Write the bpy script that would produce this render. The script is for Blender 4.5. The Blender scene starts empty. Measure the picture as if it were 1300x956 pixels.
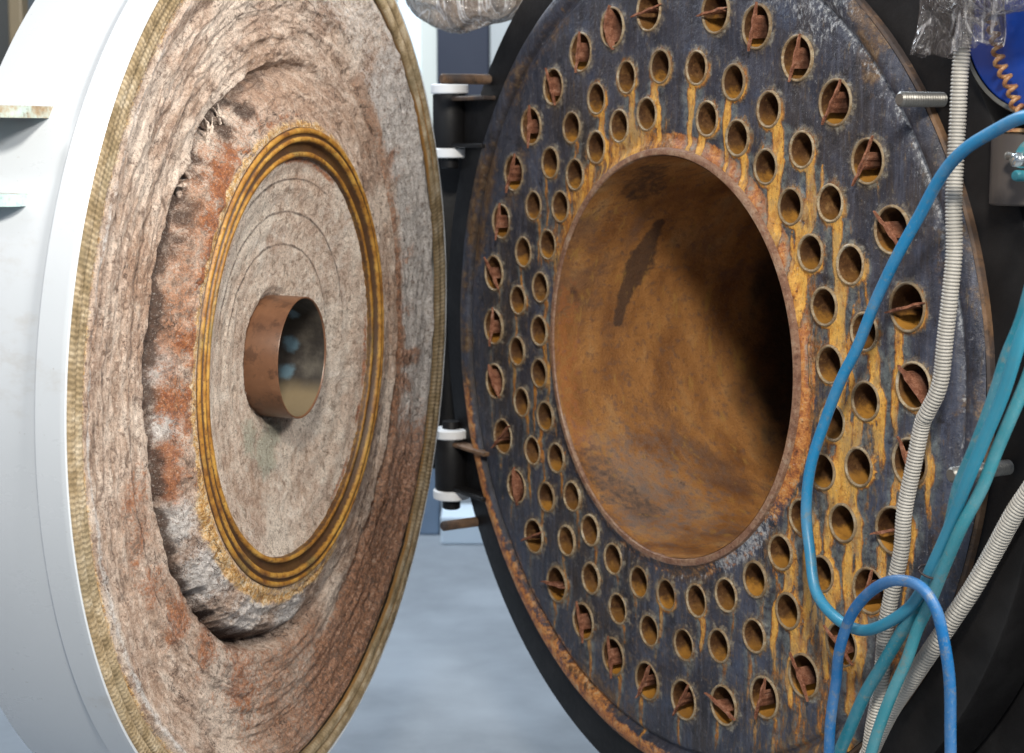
import bpy, math, random
import numpy as np
from mathutils import Matrix, Vector
from mathutils.geometry import delaunay_2d_cdt

S = bpy.context.scene
R = math.radians
# ------------------------------------------------------------------ camera
cd = bpy.data.cameras.new('camera'); cam = bpy.data.objects.new('camera', cd)
S.collection.objects.link(cam); S.camera = cam
cam.location = (0, 0, 2.0); cam.rotation_euler = (R(90 - 7.066), 0, 0)
cd.sensor_width = 36; cd.lens = 60.72; cd.shift_y = -0.0342
cd.clip_start = .05; cd.clip_end = 200
cd.dof.use_dof = True; cd.dof.focus_distance = 3.55; cd.dof.aperture_fstop = 4.5
# ------------------------------------------------------------------ light
S.view_settings.view_transform = 'Standard'; S.view_settings.look = 'None'
S.view_settings.exposure = 0; S.view_settings.gamma = 1
W = bpy.data.worlds.new('World'); S.world = W; W.use_nodes = True
W.node_tree.nodes['Background'].inputs[0].default_value = (.74, .82, 1, 1)
W.node_tree.nodes['Background'].inputs[1].default_value = .40
def area(name, loc, target, sx, sy, power, col):
    l = bpy.data.lights.new(name, 'AREA'); l.shape = 'RECTANGLE'; l.size = sx; l.size_y = sy
    l.energy = power; l.color = col
    o = bpy.data.objects.new(name, l); S.collection.objects.link(o); o.location = loc
    o.rotation_euler = (Vector(target) - Vector(loc)).to_track_quat('-Z', 'Y').to_euler()
    return o
area('hall_lamp', (0, -.45, 4.1), (.3, 3.9, 1.4), .5, .5, 240, (1, .93, .82))
area('side_lamp', (3.3, 1.0, 4.4), (-.4, 3.8, 1.4), 1.2, .9, 470, (1, .95, .88))
area('roof_light', (-3.2, 1.6, 5.0), (-.9, 3.2, 1.8), 1.0, .7, 24, (.95, .97, 1))
area('far_window', (-1.5, 7.0, 5.2), (-.3, 8.4, 0), 3, 1.5, 400, (.82, .91, 1))

# ------------------------------------------------------------------ helpers
def noise_table(seed): return np.random.default_rng(seed).random((256, 256))
def vnoise(x, y, seed=0, wrap=None):
    T = noise_table(seed); xi = np.floor(x).astype(int); yi = np.floor(y).astype(int)
    fx = x - xi; fy = y - yi; fx = fx*fx*(3-2*fx); fy = fy*fy*(3-2*fy)
    w = 256 if wrap is None else wrap
    x0 = (xi % w) & 255; x1 = ((xi+1) % w) & 255; y0 = yi & 255; y1 = (yi+1) & 255
    return (T[x0, y0]*(1-fx)+T[x1, y0]*fx)*(1-fy)+(T[x0, y1]*(1-fx)+T[x1, y1]*fx)*fy
def fbm(x, y, seed=0, octv=4, wrap=None, gain=.5):
    s = 0; a = 1; n = 0
    for i in range(octv):
        s = s + a*vnoise(x*2**i, y*2**i, seed+i, None if wrap is None else wrap*2**i); n += a; a *= gain
    return s/n*2-1
def sst(a, b, x):
    t = np.clip((x-a)/(b-a), 0, 1); return t*t*(3-2*t)
def mesh_np(name, V, F, mat=None, parent=None, smooth=True, attrs=None, mats=None):
    me = bpy.data.meshes.new(name)
    V = np.asarray(V, np.float32)
    if isinstance(F, np.ndarray):
        k = F.shape[1]; me.vertices.add(len(V)); me.vertices.foreach_set('co', V.ravel())
        me.loops.add(F.size); me.loops.foreach_set('vertex_index', F.ravel().astype(np.int32))
        me.polygons.add(len(F)); me.polygons.foreach_set('loop_start', np.arange(0, F.size, k, dtype=np.int32))
        me.update(calc_edges=True)
    else:
        me.from_pydata([tuple(v) for v in V], [], F); me.update()
    if smooth: me.polygons.foreach_set('use_smooth', np.ones(len(me.polygons), bool))
    if attrs:
        for k, a in attrs.items():
            at = me.attributes.new(k, 'FLOAT_COLOR', 'POINT'); c = np.ones((len(V), 4), np.float32)
            c[:, :a.shape[1]] = a; at.data.foreach_set('color', c.ravel())
    o = bpy.data.objects.new(name, me); S.collection.objects.link(o)
    if mat: me.materials.append(mat)
    if parent: o.parent = parent
    return o
def grid_faces(n, m, wrapn=False, wrapm=False):
    i = np.arange(n if wrapn else n-1); j = np.arange(m if wrapm else m-1)
    I, J = np.meshgrid(i, j, indexing='ij'); I2 = (I+1) % n; J2 = (J+1) % m
    return np.stack([I*m+J, I2*m+J, I2*m+J2, I*m+J2], -1).reshape(-1, 4)
def lathe(name, prof, mat, parent=None, n=160, ox=0, oy=0, smooth=True, closed=False):
    P = np.array(prof, float); a = np.arange(n)*2*math.pi/n
    V = np.stack([P[None, :, 0]*np.cos(a)[:, None]+ox, P[None, :, 0]*np.sin(a)[:, None]+oy,
                  np.repeat(P[None, :, 1], n, 0)], -1).reshape(-1, 3)
    o = mesh_np(name, V, grid_faces(n, len(P), True, closed), mat, parent, smooth)
    if smooth:
        o.data.set_sharp_from_angle(angle=R(38))
    return o
def spline(pts, step):
    P = np.array(pts, float); P = np.vstack([2*P[0]-P[1], P, 2*P[-1]-P[-2]]); out = []
    for i in range(1, len(P)-2):
        n = max(2, int(np.linalg.norm(P[i+1]-P[i])/step))
        t = np.linspace(0, 1, n, endpoint=False)[:, None]
        out.append(.5*((2*P[i])+(-P[i-1]+P[i+1])*t+(2*P[i-1]-5*P[i]+4*P[i+1]-P[i+2])*t*t+(-P[i-1]+3*P[i]-3*P[i+1]+P[i+2])*t**3))
    out.append(P[-2][None]); C = np.vstack(out)
    d = np.r_[0, np.cumsum(np.linalg.norm(np.diff(C, axis=0), axis=1))]
    s = np.arange(0, d[-1], step); return np.stack([np.interp(s, d, C[:, k]) for k in range(3)], 1)
def sweep(name, pts, rad, mat, parent=None, step=.006, n=16, ribs=None, spl=True, attr=False):
    C = spline(pts, step) if spl else np.array(pts, float)
    T = np.gradient(C, axis=0); T /= np.linalg.norm(T, axis=1)[:, None]
    N = np.zeros_like(T); v = np.cross(T[0], [.3, .5, .8]); v /= np.linalg.norm(v)
    for i in range(len(C)):
        v = v-(v@T[i])*T[i]; v /= np.linalg.norm(v); N[i] = v
    B = np.cross(T, N); a = np.arange(n)*2*math.pi/n
    r = np.full(len(C), rad) if np.isscalar(rad) else np.asarray(rad)
    if ribs:
        ph = np.arange(len(C))*step/ribs
        r = r*(1-.22*np.clip(np.abs((ph % 1)-.5)*2-.45, 0, 1)/.55)
    V = C[:, None]+r[:, None, None]*(np.cos(a)[None, :, None]*N[:, None]+np.sin(a)[None, :, None]*B[:, None])
    V = V.reshape(-1, 3); F = grid_faces(len(C), n, False, True).tolist()
    k = len(V); F.append(list(range(n))[::-1]); F.append([k-n+i for i in range(n)])
    at = None
    if attr: g = np.repeat(np.interp(np.arange(len(C))/len(C), [0, .42, .6, 1], [0, .05, .75, 1]), n); at = {'mk': np.stack([g, g, g, g], 1)}
    return mesh_np(name, V, F, mat, parent, True, at)
def box(name, c, s, mat, parent=None, rot=None, bevel=.004):
    import bmesh
    bm = bmesh.new(); bmesh.ops.create_cube(bm, size=1)
    bmesh.ops.scale(bm, vec=s, verts=bm.verts)
    if bevel: bmesh.ops.bevel(bm, geom=bm.edges[:], offset=bevel, segments=2, affect='EDGES', profile=.5)
    if rot is not None: bmesh.ops.rotate(bm, matrix=Matrix.Rotation(rot[0], 3, rot[1]), verts=bm.verts)
    bmesh.ops.translate(bm, vec=c, verts=bm.verts)
    me = bpy.data.meshes.new(name); bm.to_mesh(me); bm.free(); me.materials.append(mat)
    o = bpy.data.objects.new(name, me); S.collection.objects.link(o)
    if parent: o.parent = parent
    return o
def empty(name, M=None, loc=None):
    o = bpy.data.objects.new(name, None); S.collection.objects.link(o); o.empty_display_size = .2
    if M is not None: o.matrix_world = M
    if loc is not None: o.location = loc
    return o
def tag(o, label=None, cat=None, group=None, kind=None):
    if label: o['label'] = label
    if cat: o['category'] = cat
    if group: o['group'] = group
    if kind: o['kind'] = kind
    return o

# ------------------------------------------------------------------ materials
class M:
    def __init__(s, name):
        s.m = bpy.data.materials.new(name); s.m.use_nodes = True; s.t = s.m.node_tree
        s.b = s.t.nodes['Principled BSDF']; s.b.inputs['Roughness'].default_value = .6
        s._c = None
    def link(s, a, b): s.t.links.new(a, b)
    def put(s, inp, v):
        if isinstance(v, bpy.types.NodeSocket): s.link(v, inp)
        elif isinstance(v, (tuple, list)):
            inp.default_value = tuple(v)+((1,) if len(v) == 3 and len(inp.default_value) == 4 else ())
        else: inp.default_value = v
    def co(s):
        if s._c is None: s._c = s.t.nodes.new('ShaderNodeTexCoord').outputs['Object']
        return s._c
    def map(s, sc=(1, 1, 1), loc=(0, 0, 0), v=None):
        n = s.t.nodes.new('ShaderNodeMapping'); s.put(n.inputs[0], v or s.co())
        n.inputs['Scale'].default_value = sc; n.inputs['Location'].default_value = loc; return n.outputs[0]
    def noise(s, scale, detail=6, rough=.6, v=None, dist=0):
        n = s.t.nodes.new('ShaderNodeTexNoise'); s.put(n.inputs['Vector'], v or s.co())
        n.inputs['Scale'].default_value = scale; n.inputs['Detail'].default_value = detail
        n.inputs['Roughness'].default_value = rough; n.inputs['Distortion'].default_value = dist
        return n.outputs['Fac']
    def voro(s, scale, v=None, feat='F1'):
        n = s.t.nodes.new('ShaderNodeTexVoronoi'); n.feature = feat; s.put(n.inputs['Vector'], v or s.co())
        n.inputs['Scale'].default_value = scale; return n.outputs['Distance']
    def ramp(s, f, stops, interp='LINEAR'):
        n = s.t.nodes.new('ShaderNodeValToRGB'); s.put(n.inputs[0], f); r = n.color_ramp; r.interpolation = interp
        while len(r.elements) < len(stops): r.elements.new(.5)
        for e, (p, c) in zip(r.elements, stops):
            e.position = p; e.color = (c, c, c, 1) if not isinstance(c, (tuple, list)) else tuple(c)+(1,)
        return n.outputs[0]
    def step(s, f, a, b):
        n = s.t.nodes.new('ShaderNodeMapRange'); n.interpolation_type = 'SMOOTHSTEP'; s.put(n.inputs[0], f)
        n.inputs[1].default_value = a; n.inputs[2].default_value = b; return n.outputs[0]
    def mix(s, f, a, b, mode='MIX'):
        n = s.t.nodes.new('ShaderNodeMix'); n.data_type = 'RGBA'; n.blend_type = mode
        s.put(n.inputs[0], f); s.put(n.inputs[6], a); s.put(n.inputs[7], b); return n.outputs[2]
    def math(s, op, a, b=0, c=None):
        n = s.t.nodes.new('ShaderNodeMath'); n.operation = op; s.put(n.inputs[0], a); s.put(n.inputs[1], b)
        if c is not None: s.put(n.inputs[2], c)
        return n.outputs[0]
    def attr(s, name):
        n = s.t.nodes.new('ShaderNodeAttribute'); n.attribute_name = name
        q = s.t.nodes.new('ShaderNodeSeparateColor'); s.link(n.outputs['Color'], q.inputs[0])
        return q.outputs[0], q.outputs[1], q.outputs[2], n.outputs['Alpha']
    def sep(s, v=None):
        q = s.t.nodes.new('ShaderNodeSeparateXYZ'); s.put(q.inputs[0], v or s.co()); return q.outputs
    def bump(s, h, strength=.5, dist=.002, prev=None):
        n = s.t.nodes.new('ShaderNodeBump'); s.put(n.inputs['Height'], h); n.inputs['Strength'].default_value = strength
        n.inputs['Distance'].default_value = dist
        if prev: s.link(prev, n.inputs['Normal'])
        return n.outputs[0]
    def out(s, col=None, rough=None, metal=None, normal=None, spec=None):
        for k, v in (('Base Color', col), ('Roughness', rough), ('Metallic', metal), ('Normal', normal), ('Specular IOR Level', spec)):
            if v is not None: s.put(s.b.inputs[k], v)
        return s.m

def mat_sheet():
    m = M('tube_sheet_steel'); rust, halo, white, brown = m.attr('mk'); orange, dark, tone, _ = m.attr('mk2')
    n1 = m.noise(4, 8, .7); n2 = m.noise(19, 8, .75); st = m.noise(11, 8, .7, m.map((6, .5, 1))); fine = m.noise(110, 5, .75)
    st2 = m.noise(24, 6, .7, m.map((5, .35, 1), (3, 1, 0))); mid = m.noise(48, 6, .75)
    def c0(x): return m.math('SUBTRACT', x, .5)
    base = m.ramp(n1, [(.3, (.014, .016, .022)), (.44, (.034, .039, .058)), (.54, (.058, .060, .080)), (.68, (.060, .085, .140))])
    n3 = m.noise(2.2, 4, .6, m.map((2.2, .8, 1), (5, 3, 0)))
    base = m.mix(m.math('MULTIPLY', m.step(n3, .50, .66), .75), base, m.ramp(n2, [(.35, (.020, .017, .017)), (.6, (.070, .055, .046))]))
    base = m.mix(m.math('MULTIPLY', m.step(n3, .46, .34), .6), base, m.ramp(n2, [(.35, (.05, .06, .10)), (.6, (.13, .15, .20))]))
    base = m.mix(m.math('MULTIPLY', m.step(st, .5, .66), .5), base, (.14, .145, .18))
    base = m.mix(m.math('MULTIPLY', m.step(st, .45, .33), .6), base, (.018, .018, .024))
    base = m.mix(m.math('MULTIPLY', m.step(st2, .5, .66), .55), base, (.085, .060, .042))
    base = m.mix(m.math('MULTIPLY', m.step(n2, .55, .70), .6), base, (.17, .18, .205))
    base = m.mix(m.math('MULTIPLY', m.step(n2, .46, .36), .7), base, (.018, .016, .018))
    base = m.mix(1.0, base, (.74, .78, .86), 'MULTIPLY')
    base = m.mix(m.step(m.math('ADD', brown, m.math('MULTIPLY', c0(mid), 1.6)), .3, .8), base, m.ramp(mid, [(.34, (.035, .022, .016)), (.5, (.10, .055, .025)), (.62, (.17, .11, .06)), (.72, (.14, .13, .10))]))
    hal = m.step(m.math('ADD', halo, m.math('MULTIPLY', c0(mid), 2.0)), .3, .8)
    base = m.mix(m.math('MULTIPLY', hal, .75), base, m.ramp(mid, [(.36, (.06, .04, .025)), (.5, (.17, .13, .085)), (.6, (.26, .24, .19)), (.7, (.36, .36, .33))]))
    oc = m.ramp(mid, [(.34, (.16, .05, .018)), (.46, (.38, .13, .035)), (.56, (.56, .24, .06)), (.68, (.50, .36, .22))])
    om = m.step(m.math('ADD', orange, m.math('MULTIPLY', c0(m.math('ADD', m.math('MULTIPLY', mid, .6), m.math('MULTIPLY', n2, .4))), 2.6)), .3, .7)
    base = m.mix(om, base, oc)
    jit = m.math('ADD', m.math('MULTIPLY', c0(m.noise(50, 6, .7, m.map((1.7, .45, 1)))), 1.7), m.math('MULTIPLY', c0(n2), 1.0))
    edge = m.math('ADD', rust, jit)
    cov = m.step(edge, .28, .66)
    wash = m.math('MULTIPLY', m.step(edge, .12, .42), .7)
    base = m.mix(wash, base, m.ramp(mid, [(.36, (.06, .035, .018)), (.5, (.15, .10, .045)), (.64, (.20, .19, .13))]))
    base = m.mix(m.math('MULTIPLY', m.step(tone, .1, .9), m.math('MULTIPLY', m.step(mid, .36, .6), .75)), base, m.ramp(n2, [(.35, (.07, .08, .075)), (.6, (.22, .26, .26))]))
    rv = m.math('ADD', m.math('MULTIPLY', m.step(edge, .4, 1.3), .55), m.math('MULTIPLY', mid, .7))
    rc = m.ramp(rv, [(.26, (.14, .045, .012)), (.40, (.32, .12, .020)), (.54, (.58, .27, .040)), (.76, (.74, .42, .09))])
    thin = m.math('SUBTRACT', 1, m.math('MULTIPLY', m.step(m.noise(13, 6, .7, m.map((1.6, .5, 1), (2, 7, 0))), .47, .60), .55))
    base = m.mix(m.math('MULTIPLY', cov, thin), base, rc)
    flakes = m.math('MULTIPLY', cov, m.step(m.noise(75, 5, .75, m.map((1.3, .5, 1), (8, 2, 1))), .58, .68))
    base = m.mix(m.math('MULTIPLY', flakes, .6), base, (.17, .075, .022))
    base = m.mix(m.math('MULTIPLY', m.math('MULTIPLY', cov, m.step(n2, .5, .62)), .6), base, (.36, .13, .025))
    base = m.mix(m.math('MULTIPLY', m.math('MULTIPLY', cov, m.step(m.noise(9, 5, .7, m.map((1, .6, 1), (4, 9, 0))), .52, .62)), .6), base, (.42, .28, .11))
    wm = m.step(m.math('ADD', white, m.math('MULTIPLY', c0(m.noise(80, 7, .8, m.map((1.2, .6, 1)))), 3.2)), .55, .95)
    base = m.mix(m.math('MULTIPLY', wm, .8), base, m.ramp(fine, [(.4, (.22, .24, .28)), (.6, (.55, .57, .58))]))
    base = m.mix(m.math('MULTIPLY', m.step(fine, .60, .70), .5), base, (.40, .41, .42))
    base = m.mix(m.math('MULTIPLY', m.step(fine, .43, .34), .65), base, (.014, .012, .012))
    base = m.mix(dark, base, (.012, .010, .010))
    hh = m.math('ADD', m.math('MULTIPLY', n2, .5), m.math('ADD', m.math('MULTIPLY', mid, .8), m.math('MULTIPLY', cov, .35)))
    hh = m.math('ADD', hh, m.math('MULTIPLY', fine, .35))
    ro = m.math('ADD', m.math('MULTIPLY', cov, .30), m.math('ADD', .18, m.math('MULTIPLY', n2, .34)))
    return m.out(base, ro, None, m.bump(hh, .9, .005), .5)

def mat_rust(name, cols, scale=14, rough=.75, bump=.5, low=None, spec=.35, dist=.002, rnd=0):
    m = M(name); oi = m.t.nodes.new('ShaderNodeObjectInfo'); va = m.t.nodes.new('ShaderNodeVectorMath'); va.operation = 'MULTIPLY_ADD'
    m.link(m.co(), va.inputs[0]); va.inputs[1].default_value = (1, 1, 1)
    cb = m.t.nodes.new('ShaderNodeCombineXYZ'); m.link(m.math('MULTIPLY', oi.outputs['Random'], 9), cb.inputs[0]); m.link(cb.outputs[0], va.inputs[2])
    vv = va.outputs[0]; n = m.noise(scale, 8, .7, vv); f = m.noise(scale*5, 5, .75, vv)
    st = [(p, c) for p, c in zip((.3, .45, .58, .72), cols)]
    c = m.ramp(n, st)
    c = m.mix(m.math('MULTIPLY', m.step(f, .53, .64), .6), c, tuple(x*.5 for x in cols[0]))
    c = m.mix(m.math('MULTIPLY', m.step(f, .45, .36), .45), c, cols[3])
    c = m.mix(m.math('MULTIPLY', oi.outputs['Random'], rnd), c, tuple(x*.55 for x in cols[1]))
    if low:   # deposit lying along the bottom of the bore, plus shade painted into its depth
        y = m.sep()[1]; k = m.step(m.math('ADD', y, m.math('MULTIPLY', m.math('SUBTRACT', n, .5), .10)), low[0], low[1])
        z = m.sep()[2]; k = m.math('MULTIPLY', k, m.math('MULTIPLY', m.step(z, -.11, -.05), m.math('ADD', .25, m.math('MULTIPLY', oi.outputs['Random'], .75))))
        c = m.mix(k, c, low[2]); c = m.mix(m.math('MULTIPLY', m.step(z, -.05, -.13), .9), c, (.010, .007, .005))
    if name == 'rusty_strip': c = m.mix(m.math('MULTIPLY', m.step(m.sep()[2], .004, -.022), .82), c, (.030, .013, .008))  # strip darkens inward: shade of the tube hollow put into its colour
    return m.out(c, rough, None, m.bump(m.math('ADD', n, m.math('MULTIPLY', f, .6)), bump, dist), spec)

def mat_flat(name, col, rough=.5, metal=0, scale=30, var=.25, bump=.15, spec=.5, dist=.002):
    m = M(name); n = m.noise(scale, 5, .6); g = m.noise(scale*.12, 3, .6)
    c = m.mix(m.math('MULTIPLY', n, var), col, tuple(x*.4 for x in col))
    c = m.mix(m.math('MULTIPLY', m.step(g, .4, .7), var), c, tuple(min(1, x*1.35+.01) for x in col))
    return m.out(c, m.math('ADD', rough-.08, m.math('MULTIPLY', n, .16)), metal, m.bump(n, bump, dist), spec)

def mat_fibre(name, C, cr):
    m = M(name); red, white, marks_shade, _ = m.attr('mk'); orange, green, brown, _ = m.attr('mk2')
    pol = m.t.nodes.new('ShaderNodeAttribute'); pol.attribute_name = 'pol'; pv = pol.outputs['Vector']
    n1 = m.noise(7, 8, .7); n2 = m.noise(30, 8, .72, None, .6); conc = m.noise(1, 7, .66, m.map((9, 9, 45), v=pv))
    hair = m.noise(1, 5, .75, m.map((120, 120, 300), v=pv), 1.2); fine = m.noise(240, 4, .8, None, 1.0)
    mid = m.noise(75, 7, .78, None, .8)
    base = m.ramp(conc, list(zip((.3, .42, .54, .68), C)))
    base = m.mix(m.math('MULTIPLY', m.step(n1, .47, .62), .75), base, tuple(x*y for x, y in zip(C[1], (.80, .74, .72))))
    n0 = m.noise(3.1, 5, .65, m.map((1, 1, 1), (4, 7, 0)))
    base = m.mix(m.math('MULTIPLY', m.step(n0, .50, .60), .65), base, C[3])
    base = m.mix(m.math('MULTIPLY', m.step(n0, .46, .37), .45), base, (.42, .25, .16))
    base = m.mix(m.math('MULTIPLY', m.step(n2, .52, .66), .45), base, C[3])
    base = m.mix(m.math('MULTIPLY', m.step(n2, .46, .36), .7), base, tuple(x*.55 for x in C[0]))
    jn = m.math('SUBTRACT', m.math('ADD', m.math('MULTIPLY', n2, .35), m.math('ADD', m.math('MULTIPLY', mid, .35), m.math('MULTIPLY', hair, .3))), .5)
    def msk(a, k=1.3, lo=.38, hi=.6): return m.step(m.math('ADD', a, m.math('MULTIPLY', jn, k*2.2)), lo-.1, hi+.12)
    base = m.mix(m.math('MULTIPLY', msk(white), .85), base, m.ramp(mid, [(.32, (.40, .36, .34)), (.47, (.66, .64, .62)), (.62, (.85, .84, .84))]))
    base = m.mix(m.math('MULTIPLY', msk(green), .8), base, (.44, .46, .37))
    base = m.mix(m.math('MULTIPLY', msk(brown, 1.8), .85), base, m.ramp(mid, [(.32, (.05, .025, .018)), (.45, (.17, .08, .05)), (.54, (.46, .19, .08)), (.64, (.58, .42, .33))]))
    base = m.mix(m.math('MULTIPLY', msk(red, 2.0, .40, .60), .9), base, m.ramp(mid, [(.32, (.13, .035, .014)), (.45, (.26, .075, .028)), (.57, (.45, .165, .055)), (.70, (.56, .40, .31))]))
    base = m.mix(msk(orange, 1.9), base, m.ramp(mid, [(.34, (.30, .09, .015)), (.48, (.66, .36, .09)), (.62, (.88, .76, .55))]))
    base = m.mix(m.math('MULTIPLY', msk(marks_shade, 1.2), .9), base, (.06, .042, .036))  # dark line marks, and shade painted into the plug's crevice
    base = m.mix(m.math('MULTIPLY', m.step(mid, .46, .36), .65), base, (.14, .09, .065))
    base = m.mix(m.math('MULTIPLY', m.step(fine, .48, .39), .6), base, (.15, .10, .075))
    base = m.mix(m.math('MULTIPLY', m.step(fine, .55, .66), .45), base, (.86, .80, .72))
    base = m.mix(m.math('MULTIPLY', m.step(hair, .46, .38), .65), base, (.12, .08, .06))
    c2 = m.noise(1, 5, .6, m.map((5, 5, 26), (3, 1, 2), pv), .5); ck = m.step(m.math('ABSOLUTE', m.math('SUBTRACT', c2, .5)), .011, .0)
    base = m.mix(m.math('MULTIPLY', m.math('MULTIPLY', ck, m.step(n1, .42, .58)), cr), base, (.05, .035, .03))
    h = m.math('ADD', m.math('MULTIPLY', n2, 1.0), m.math('ADD', m.math('MULTIPLY', hair, .6), m.math('MULTIPLY', fine, .5)))
    h = m.math('ADD', h, m.math('MULTIPLY', conc, .5))
    return m.out(base, .9, None, m.bump(h, 1.0, .010), .15)

def mat_rope():
    m = M('braided_rope'); n = m.noise(18, 5, .7); f = m.noise(200, 4, .8); g = m.noise(5, 3, .6)
    a, b, c_, _ = m.attr('mk')
    c = m.ramp(n, [(.32, (.15, .11, .06)), (.45, (.28, .21, .12)), (.56, (.40, .32, .21)), (.68, (.52, .45, .34))])
    c = m.mix(m.step(m.math('ADD', a, m.math('MULTIPLY', m.math('SUBTRACT', n, .5), .6)), .4, .7), c, (.36, .17, .035))
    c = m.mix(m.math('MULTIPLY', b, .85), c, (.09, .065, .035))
    c = m.mix(m.math('MULTIPLY', m.step(g, .5, .7), .4), c, (.20, .18, .12))
    c = m.mix(m.math('MULTIPLY', m.step(f, .5, .35), .5), c, (.13, .10, .06))
    return m.out(c, .85, None, m.bump(m.math('ADD', f, n), .8, .004), .2)

def mat_furnace():
    m = M('furnace_bore'); patch, orange, grey, deep_shade = m.attr('mk')
    n = m.noise(9, 8, .6, m.map((1, .5, 1))); f = m.noise(45, 6, .7); sp = m.noise(190, 3, .8)
    c = m.ramp(n, [(.32, (.20, .080, .024)), (.45, (.33, .145, .042)), (.56, (.43, .20, .060)), (.68, (.45, .26, .11))])
    c = m.mix(m.math('MULTIPLY', m.step(m.noise(3.2, 7, .7, None, .6), .49, .62), .6), c, (.13, .075, .055))
    c = m.mix(m.math('MULTIPLY', m.step(f, .5, .66), .6), c, (.15, .065, .025))
    c = m.mix(m.math('MULTIPLY', m.step(sp, .56, .66), .45), c, (.07, .035, .015))
    c = m.mix(m.math('MULTIPLY', m.step(sp, .42, .34), .4), c, (.45, .26, .11))
    j = m.math('SUBTRACT', f, .5)
    c = m.mix(m.math('MULTIPLY', m.step(m.math('ADD', orange, m.math('MULTIPLY', j, 3.2)), .35, .8), .65), c, (.40, .14, .035))
    c = m.mix(m.math('MULTIPLY', m.step(m.math('ADD', grey, m.math('MULTIPLY', j, 2.2)), .0, 1.0), .75), c, (.24, .215, .205))
    c = m.mix(m.math('MULTIPLY', m.step(m.math('ADD', patch, m.math('MULTIPLY', j, 1.9)), .1, .85), .85), c, (.070, .042, .030))
    st = m.noise(30, 5, .7, m.map((1, .18, 1)))
    c = m.mix(m.math('MULTIPLY', m.step(st, .58, .66), .55), c, (.42, .24, .06))
    c = m.mix(m.math('MULTIPLY', m.step(m.math('ADD', deep_shade, m.math('MULTIPLY', m.math('SUBTRACT', n, .5), 1.2)), .15, .85), .90), c, (.016, .010, .007))  # shadowed far end of the bore painted near black
    return m.out(c, m.math('ADD', .42, m.math('MULTIPLY', f, .3)), None, m.bump(m.math('ADD', f, m.math('MULTIPLY', sp, .9)), .8, .004), .4)

def mat_plastic(name, col, alpha):
    m = M(name); n = m.noise(5, 3, .55, m.map((1, .45, 1)), 1.6); n2 = m.noise(22, 4, .6, m.map((1, .5, 1)), 1.5)
    rg = m.math('ABSOLUTE', m.math('SUBTRACT', n, .5)); rg2 = m.math('ABSOLUTE', m.math('SUBTRACT', n2, .5))
    lw = m.t.nodes.new('ShaderNodeLayerWeight'); lw.inputs[0].default_value = .45
    nb = m.bump(m.math('ADD', m.math('MULTIPLY', rg, 1.6), m.math('MULTIPLY', rg2, .55)), 1.0, .05)
    m.link(nb, lw.inputs['Normal'])
    cr = m.math('MAXIMUM', m.step(rg, .022, .0), m.math('MULTIPLY', m.step(rg2, .016, .0), .6))
    m.put(m.b.inputs['Alpha'], m.math('ADD', alpha, m.math('ADD', m.math('MULTIPLY', lw.outputs['Facing'], .6*(1-alpha)), m.math('MULTIPLY', cr, .4*(1-alpha)))))
    return m.out(m.mix(m.math('MULTIPLY', cr, .8), col, (.62, .62, .64)), .12, None, nb, 1.0)

SHEET = mat_sheet()
FIBRE = mat_fibre('ceramic_fibre', [(.25, .165, .125), (.50, .365, .28), (.69, .54, .44), (.84, .73, .63)], .9)
FIBRE2 = mat_fibre('refractory', [(.40, .29, .22), (.66, .52, .42), (.80, .67, .56), (.88, .80, .70)], .25)
ROPE = mat_rope()
FURN = mat_furnace()
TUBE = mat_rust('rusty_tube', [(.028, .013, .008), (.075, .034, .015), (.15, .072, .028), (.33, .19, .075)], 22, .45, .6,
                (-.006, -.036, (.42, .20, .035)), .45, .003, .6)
LIP = mat_rust('tube_weld', [(.12, .07, .035), (.28, .19, .10), (.42, .34, .22), (.55, .51, .43)], 38, .55, .5, None, .4, .002, .6)
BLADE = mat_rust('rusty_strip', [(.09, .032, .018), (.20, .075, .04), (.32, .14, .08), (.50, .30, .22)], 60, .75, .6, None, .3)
RINGM = mat_rust('yellow_rust', [(.07, .03, .012), (.24, .11, .02), (.42, .21, .035), (.50, .32, .10)], 12, .5, .7, None, .5, .004)
def mat_channel():
    m = M('sealing_channel'); g = m.attr('mk')[0]; n = m.noise(14, 7, .7); f = m.noise(70, 6, .75); b = m.noise(4, 3, .6)
    c = m.ramp(n, [(.34, (.13, .05, .012)), (.48, (.28, .13, .020)), (.62, (.42, .24, .05))])
    c = m.mix(m.math('MULTIPLY', m.step(b, .52, .64), .8), c, m.ramp(f, [(.4, (.06, .045, .02)), (.6, (.22, .17, .06))]))
    c = m.mix(m.math('MULTIPLY', m.step(f, .47, .37), .7), c, (.08, .03, .01))
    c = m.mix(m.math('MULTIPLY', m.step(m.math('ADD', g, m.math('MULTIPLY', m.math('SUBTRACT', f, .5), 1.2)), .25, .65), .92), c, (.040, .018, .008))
    return m.out(c, .5, None, m.bump(m.math('ADD', n, m.math('MULTIPLY', f, .7)), .6, .003), .45)
RINGC = mat_channel()
EDGE = mat_rust('furnace_lip', [(.12, .055, .035), (.23, .12, .075), (.32, .20, .13), (.40, .32, .25)], 28, .5, .5, None, .5)
PIPE = mat_rust('brown_pipe', [(.07, .03, .016), (.11, .05, .025), (.14, .065, .032), (.17, .085, .042)], 4, .36, .12, None, .5)
PIPEIN = mat_rust('dark_pipe', [(.012, .010, .010), (.022, .019, .018), (.04, .034, .03), (.09, .075, .055)], 5, .35, .2, None, .5)
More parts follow.
